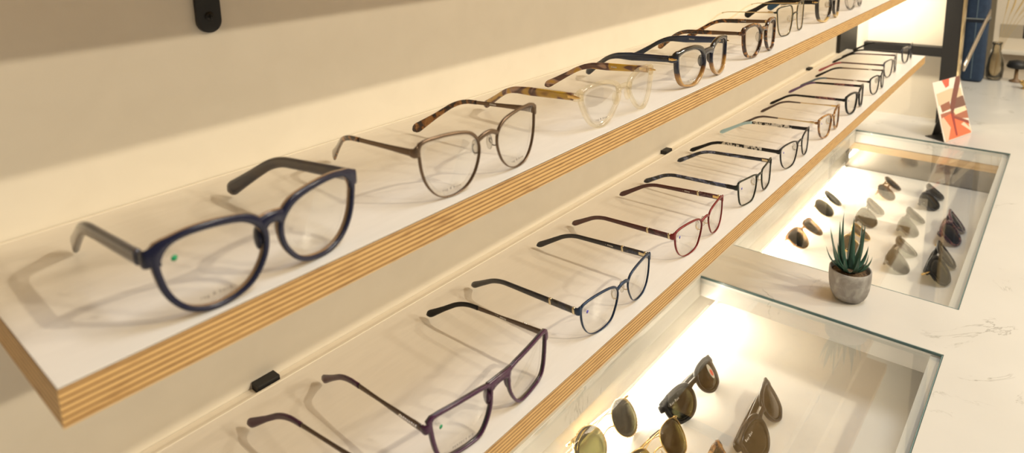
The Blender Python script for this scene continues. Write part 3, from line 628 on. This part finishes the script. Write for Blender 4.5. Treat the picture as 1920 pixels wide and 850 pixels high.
w3 = Sg('black thick-rimmed sunglasses with an oval red and white lens sticker', GS1, .822, -.113, yaw=-.04, hw=72, w=52, shape='wayf', h=36, rim=(5.5, 2.8, 5.5, 4.2), depth=4.6, fm=BLACK, tmat=BLACK, tt=4, th=(9, 9, 8, 8, 8), lens=SUN_GREEN, txt='Ray-Ban', zb=.78, bh=7)
Sg('black thick-rimmed sunglasses without a sticker, right of the stickered pair', GS1, .824, -.212, yaw=.10, hw=74, w=54, shape='wayf', h=37, rim=(5.5, 3.2, 6, 4.5), depth=4.8, fm=BLACK, tmat=BLACK, tt=4, th=(9, 9, 8, 8, 8), lens=SUN_DARK, txt='Ray-Ban', zb=.78, bh=7)
Sg('tortoise sunglasses cut off by the bottom edge, only one corner showing', GS1, .668, -.205, yaw=.05, hw=70, w=51, shape='wayf', h=41, rim=(5, 3, 5, 4.2), depth=4.4, fm=TORTGOLD, tmat=TORT, tt=4, th=(8, 8, 7, 7, 7), lens=SUN_BROWN, zb=.78, bh=6)
# sticker on the black pair's right lens
st = [c for c in w3.children if c.name.startswith('lens')][1]
bm = bmesh.new(); X = .050
bmesh.ops.create_cone(bm, cap_ends=True, segments=24, radius1=1, radius2=1, depth=1, matrix=Matrix.Translation((X, 1.7 * X * X + .0001, .0235)) @ Matrix.Rotation(math.atan(2 * 1.7 * X), 4, 'Z') @ Matrix.Diagonal((.0055, .0003, .0105, 1)) @ Matrix.Rotation(math.pi / 2, 4, 'X'))
so = fin('oval_sticker', bm, STICKW, st, False)
bm = bmesh.new(); bmesh.ops.create_cone(bm, cap_ends=True, segments=20, radius1=1, radius2=1, depth=1, matrix=Matrix.Translation((X + .0004, 1.7 * X * X - .0001, .0212)) @ Matrix.Rotation(math.atan(2 * 1.7 * X), 4, 'Z') @ Matrix.Diagonal((.0034, .0003, .0048, 1)) @ Matrix.Rotation(math.pi / 2, 4, 'X'))
fin('sticker_emblem', bm, STICKR, so, False)

F = dict(tilt=.95)
Sg('tan transparent aviator sunglasses nearest the wall side of the far case', GS2, 1.435, -.085, yaw=-.1, hw=66, w=52, shape='aviator', rim=(2.6, 1.8, 3, 2.4), depth=2.6, fm=TANCLEAR, tmat=TANCLEAR, tt=2.4, th=(4, 4, 4, 5, 6), lens=SUN_TAN, bridge='plastic', bh=3, doubleb=True, **F)
Sg('round dark green sunglasses with thin gold rims in the far case', GS2, 1.625, -.080, hw=63, w=49, shape='disc', h=46, rim=(1.6, 1.6, 1.6, 1.6), depth=2, fm=PALEGOLD, bridge='metal', bh=2, tmat=PALEGOLD, tt=1.8, th=(2, 2, 2, 4, 5), lens=SUN_GREEN, zb=.6, **F)
Sg('small amber sunglasses with yellow lenses, farthest toward the wall end', GS2, 1.810, -.170, hw=64, w=49, shape='disc', h=42, rim=(2, 2, 2, 2), depth=2.2, fm=TANCLEAR, tmat=GOLD, tt=2, th=(3, 3, 3, 4, 5), lens=SUN_BROWN, zb=.6, **F)
Sg('dark brown plastic sunglasses directly above the plant leaves', GS2, 1.628, -.170, hw=69, w=52, shape='wayf', h=40, rim=(4, 2.8, 4.4, 4), depth=3.6, fm=DARKOLIVE, tmat=DARKOLIVE, tt=3, th=(6, 6, 6, 6, 6), lens=SUN_DARK, zb=.78, bh=5, **F)
Sg('brown sunglasses half hidden behind the plant leaves', GS2, 1.470, -.175, hw=67, w=51, shape='aviator', h=40, rim=(2.4, 1.8, 2.6, 2.4), depth=2.6, fm=GOLD, bridge='metal', bh=2, tmat=DARKOLIVE, tt=2.6, th=(4, 4, 5, 6, 6), lens=SUN_DARK, doubleb=True, **F)
Sg('pale grey transparent sunglasses in the middle of the far case', GS2, 1.630, -.250, hw=67, w=52, shape='aviator', h=40, rim=(3, 2.4, 3.4, 3), depth=3, fm=GREYCLEAR, tmat=GREYCLEAR, tt=2.6, th=(5, 5, 5, 6, 6), lens=SUN_GREY, bh=4, zb=.76, **F)
Sg('large grey-lensed sunglasses right of the plant', GS2, 1.450, -.265, hw=70, w=56, shape='aviator', h=46, rim=(1.6, 1.2, 1.6, 1.6), depth=2, fm=GREYCLEAR, tmat=GUN, tipm=BLACK, tt=2, th=(3, 3, 3, 5, 6), lens=SUN_GREY, bridge='metal', bh=2, zb=.74, **F)
Sg('navy blue sunglasses in the far case where the photo card reflects', GS2, 1.808, -.262, hw=67, w=52, shape='wayf', h=40, rim=(4, 3, 4.4, 4), depth=4, fm=NAVYBLACK, tmat=NAVYBLACK, tt=3, th=(6, 6, 6, 6, 6), lens=SUN_NAVY, zb=.78, bh=5, **F)
Sg('burgundy tortoise sunglasses near the right edge of the far case', GS2, 1.636, -.325, hw=70, w=53, shape='wayf', h=42, rim=(5.5, 3, 5.5, 4.4), depth=4.4, fm=PURPTORT, tmat=PURPTORT, tt=3.6, th=(8, 8, 8, 8, 8), lens=SUN_BROWN, zb=.78, bh=6, tilt=.7)
Sg('black sunglasses with gold trim in the near right corner of the far case', GS2, 1.446, -.332, hw=72, w=55, shape='wayf', h=44, rim=(5.5, 2.6, 5, 4.2), depth=4.4, fm=BLACK, tmat=BLACK, tt=3.6, th=(8, 8, 8, 8, 8), lens=SUN_OLIVE, zb=.78, bh=6, hm=GOLD, tilt=.7)

# ------------------------------------------------------------------ potted plant
pot = tag(empty('potted_succulent', (1.046, -.238, .0001)), 'small spiky green succulent in a round grey concrete pot', 'plant')
CONC = noise_mat('grey_concrete', [(.3, (.22, .20, .18)), (.5, (.30, .28, .26)), (.7, (.42, .40, .37))], 70, (1, 1, .7), .85, 0, detail=8)
PS = .78
po = lathe('pot', [(r * PS, z * PS) for r, z in [(.0001, 0), (.020, 0), (.0245, .0016), (.0285, .006), (.0325, .014), (.0355, .026), (.0370, .040), (.0375, .054), (.0372, .062), (.0362, .0635), (.0345, .0628), (.0336, .059), (.0330, .052), (.0001, .0515)]], CONC, pot, 40)
so = lathe('soil', [(r * PS, z * PS) for r, z in [(.0001, .0518), (.0325, .0518), (.0328, .0545), (.024, .0565), (.012, .0575), (.0001, .058)]], noise_mat('brown_soil', [(.35, (.05, .03, .02)), (.6, (.16, .10, .05)), (.75, (.35, .25, .15))], 300, rough=.95, coat=0), pot, 24)
LEAF = noise_mat('succulent_leaf', [(.3, (.020, .060, .042)), (.55, (.040, .105, .070)), (.75, (.085, .17, .11))], 45, (1, 1, .3), .42, .1)
tips = [(1.051, -0.223, 0.134), (1.057, -0.217, 0.116), (1.07, -0.233, 0.12), (1.055, -0.247, 0.124), (1.084, -0.246, 0.106), (1.044, -0.207, 0.11), (1.022, -0.215, 0.11), (1.015, -0.21, 0.089), (1.011, -0.22, 0.095), (1.071, -0.255, 0.08), (1.057, -0.264, 0.071), (1.079, -0.243, 0.072), (1.072, -0.229, 0.091), (1.065, -0.214, 0.075), (1.022, -0.253, 0.080), (1.016, -0.236, 0.076), (1.040, -.262, .082)]
for i, tp in enumerate(tips):
    T = Vector(tp) - Vector((1.046, -.238, 0)); d = Vector((T[0], T[1], 0)); rr = d.length; dn = d.normalized() if rr > 1e-4 else Vector((1, 0, 0))
    B = Vector((0, 0, .044)) + dn * .006; Mid = B.lerp(T, .42) + dn * (.005 + rr * .16) - Vector((0, 0, .006))
    bm = bmesh.new(); rings = []; n = 14; side = Vector((0, 0, 1)).cross(dn).normalized()
    wmax = .0062 if i < 7 else .0050
    for j in range(n + 1):
        t = j / n; P = B * (1 - t) ** 2 + Mid * 2 * t * (1 - t) + T * t * t; tg = ((Mid - B) * (1 - t) + (T - Mid) * t).normalized(); nr = side.cross(tg).normalized()
        ww = wmax * ((1 - t) ** .75) * (.75 + 1.3 * t * (1 - t)) + .00015; tk = ww * .38
        rings.append([bm.verts.new(P + side * ww * a + nr * (tk * b_)) for a, b_ in ((-1, .55), (-.5, .15), (0, 0), (.5, .15), (1, .55), (.6, -.55), (0, -1), (-.6, -.55))])
    for a, b_ in zip(rings, rings[1:]):
        for k_ in range(8): bm.faces.new((a[k_], a[(k_ + 1) % 8], b_[(k_ + 1) % 8], b_[k_]))
    bm.faces.new(rings[0]); bm.faces.new(rings[-1]); fin('leaf', bm, LEAF, pot)

# ------------------------------------------------------------------ photo card on its black easel
def hexc(r, g, b): return tuple(((c / 255) ** 2.2) for c in (r, g, b))
TL, TR, BL, BR = Vector((1.985, -.195, .143)), Vector((2.110, -.237, .143)), Vector((1.952, -.238, .0012)), Vector((2.077, -.280, .0012))
ct = tag(empty('photo_card', BL), 'upright photo card with red and white picture leaning on a black easel stand', 'photo card')
nrmc = (TR - TL).cross(BL - TL).normalized()
if nrmc.dot(Vector((0, -.461, .576)) - TL) < 0: nrmc = -nrmc
def pcard(u, v, d=0): return TL.lerp(TR, u).lerp(BL.lerp(BR, u), v) + nrmc * d - BL
def patch(name, poly, col, d, thick, parent):
    bm = bmesh.new(); f = [bm.verts.new(pcard(u, v, d + thick)) for u, v in poly]; g = [bm.verts.new(pcard(u, v, d)) for u, v in poly]
    bm.faces.new(f); bm.faces.new(g)
    for i in range(len(f)): bm.faces.new((f[i], f[(i + 1) % len(f)], g[(i + 1) % len(f)], g[i]))
    return fin(name, bm, mat(name, hexc(*col), .3), parent, False)
card = patch('card_board', [(0, 0), (1, 0), (1, 1), (0, 1)], (236, 226, 214), -.002, .002, ct)
for i, (poly, c) in enumerate([
    ([(.33, .0), (.62, .0), (.55, .12), (.42, .14)], (214, 96, 76)), ([(.05, .20), (.55, .17), (.95, .20), (.95, .36), (.05, .40)], (214, 190, 160)),
    ([(.10, .40), (.45, .37), (.45, .50), (.12, .52)], (150, 96, 78)), ([(.55, .36), (.98, .34), (1, .52), (.50, .52)], (118, 84, 76)),
    ([(.05, .54), (1, .53), (1, .74), (.05, .62)], (168, 104, 84)), ([(.50, .54), (.96, .52), (1, .60), (.56, .62)], (240, 215, 180)),
    ([(.02, .62), (.40, .58), (.95, .80), (.98, .99), (.10, .99)], (232, 112, 78)), ([(.68, .80), (.80, .78), (1, .92), (1, .97)], (244, 205, 180)),
    ([(.02, .62), (.12, .60), (.30, .80), (.12, 1), (.03, 1)], (240, 190, 165)),
    ([(.42, .60), (.98, .78), (.98, .84), (.45, .66)], (140, 70, 64)), ([(.40, .56), (.50, .60), (.48, .96), (.42, .96)], (150, 60, 60)),
    ([(.86, 0), (1.0, .0), (.98, .10), (.60, .48), (.48, .60), (.42, .56), (.46, .42)], (118, 70, 66))]):
    patch('printed_picture', poly, c, .00002 + i * .00004, .00004, card)
bm = bmesh.new()
pp = [pcard(0, .55, -.0025), pcard(0, 1, -.0025), pcard(0, 1, -.0025) + Vector((-.004, .046, -.0005)), ]
def prism(bm, poly, th):
    f = [bm.verts.new(p) for p in poly]; g = [bm.verts.new(p + th) for p in poly]; bm.faces.new(f); bm.faces.new(g)
    for i in range(len(f)): bm.faces.new((f[i], f[(i + 1) % len(f)], g[(i + 1) % len(f)], g[i]))
a = pcard(0, 1, -.0022) ; b_ = pcard(1, 1, -.0022)
prism(bm, [Vector((a[0], a[1], -.001)), Vector((b_[0], b_[1], -.001)), Vector((b_[0] - .03, b_[1] + .05, -.001)), Vector((a[0] + .030, a[1] + .046, -.001))], Vector((0, 0, .0015)))
prism(bm, [pcard(.3, .35, -.0022), pcard(.7, .35, -.0022), pcard(.7, 1, -.0022) + Vector((.01, .045, 0)), pcard(.3, 1, -.0022) + Vector((.01, .045, 0))], Vector((.0005, .0018, 0)))
fin('easel_stand', bm, IRON, ct, False)['label'] = 'black easel stand'

# ------------------------------------------------------------------ things at the far end of the counter
VEL = noise_mat('blue_upholstery', [(.3, (.012, .030, .070)), (.7, (.018, .042, .092))], 60, rough=.6, coat=0)
bl = tag(empty('upholstered_column', (2.75, -.203, .0001)), 'dark blue upholstered column with a centre seam on the counter', 'column')
bm = bmesh.new(); box(bm, -.03, .03, -.034, .030, 0, .62, .012); fin('padding', bm, VEL, bl)
boxo('seam', (-.0312, -.0296, -.003, -.0005, .012, .6), mat('seam_blue', (.10, .15, .20), .6), bl)
for z in (.205,): boxo('band', (-.0316, .0316, -.0356, .0316, z, z + .010), mat('navy_band', (.004, .008, .02), .4), bl); boxo('band_trim', (-.0320, .0320, -.036, .032, z + .010, z + .014), mat('steel_trim', (.45, .55, .66), .25, 1), bl)
br_ = tag(empty('steel_bar', (2.165, -.240, .12)), 'slanted brushed steel bar between the black post and the blue column', 'bar')
bm = bmesh.new(); sweep(bm, [(0, 0, .035), (.50, -.004, .128)], .006, .022, 6, 8, .5); fin('bar_body', bm, mat('brushed_steel', (.62, .55, .48), .3, 1), br_)

vz = tag(empty('glass_vase', (2.80, -.262, .0001)), 'glass vase holding dried golden grass past the blue column', 'vase')
lathe('vase_body', [(.0001, 0), (.018, 0), (.024, .01), (.026, .04), (.022, .075), (.013, .10), (.012, .12), (.016, .13), (.0145, .13), (.0105, .12), (.0115, .10), (.0205, .075), (.0245, .04), (.022, .012), (.0001, .004)], clear('vase_glass', (.93, .89, .80), 1.2, 1.5, .03, .12, (.8, .7, .5)), vz, 28)
for i in range(5):
    bm = bmesh.new(); a = -.6 + i * .33; dx = .03 * math.cos(a * 2); dy = -.02 - .022 * i
    sweep(bm, [(0, 0, .01), (dx * .2, dy * .15, .12), (dx * .6, dy * .55, .22), (dx, dy, .30 + .02 * (i % 2))], .0012, .0012, 16, 6)
    stm = fin('stem', bm, mat('dry_stem', (.50, .36, .15), .7), vz)
    bm = bmesh.new(); sweep(bm, [(dx * .6, dy * .55, .22), (dx * .8, dy * .8, .26), (dx, dy, .30 + .02 * (i % 2)), (dx * 1.1, dy * 1.15, .33)], [.001, .0040, .0035, .001], [.001, .0040, .0035, .001], 14, 8, 1); fin('grass_head', bm, mat('dry_grass', (.55, .40, .18), .9), stm)
lm_ = tag(empty('table_lamp', (2.80, -.322, .0001)), 'small black domed lamp beside the glass vase', 'lamp')
lathe('lamp_shade', [(.0001, .050), (.026, .048), (.030, .054), (.024, .070), (.0001, .076)], IRON, lm_, 24)
lathe('lamp_stand', [(.0001, 0), (.018, 0), (.018, .004), (.006, .01), (.005, .050), (.0001, .0505)], mat('brown_wood_stand', (.20, .12, .06), .5), lm_, 20)
cu = tag(empty('gold_cup', (2.70, -.352, .0001)), 'tiny shiny gold cup at the right edge of the far counter', 'cup')
lathe('bowl', [(.0001, 0), (.009, 0), (.010, .002), (.004, .005), (.005, .009), (.013, .017), (.015, .026), (.0135, .026), (.011, .018), (.0001, .011)], GOLD, cu, 24)
hg = [(0, 0, .0)]
bm = bmesh.new(); sweep(bm, [(.014, 0, .022), (.021, 0, .022), (.021, 0, .013), (.012, 0, .013)], .0014, .0014, 12, 6); fin('handle', bm, GOLD, cu)
# cabinets on the far wall
cb = tag(empty('wall_cabinet', (3.45, -.36, -.3)), 'cream cabinet with dark open niches on the far wall', 'cabinet')
boxo('carcass', (0, .149, -1.1, .16, -.55, 1.3), noise_mat('cream_lacquer', [(.3, (.70, .62, .50)), (.7, (.74, .66, .54))], 6, rough=.5, coat=0), cb)
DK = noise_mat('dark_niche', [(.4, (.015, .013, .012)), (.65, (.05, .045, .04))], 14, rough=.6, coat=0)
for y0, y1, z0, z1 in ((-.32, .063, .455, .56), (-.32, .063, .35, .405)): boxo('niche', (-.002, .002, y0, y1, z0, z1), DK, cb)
boxo('grey_panel', (-.0015, .002, .065, .14, .35, .405), mat('grey_beige_panel', (.42, .36, .27), .6), cb)
boxo('counter_edge', (-.06, -.0005, -1.1, .16, .29, .30), mat('pale_stone_ledge', (.75, .70, .60), .4), cb)
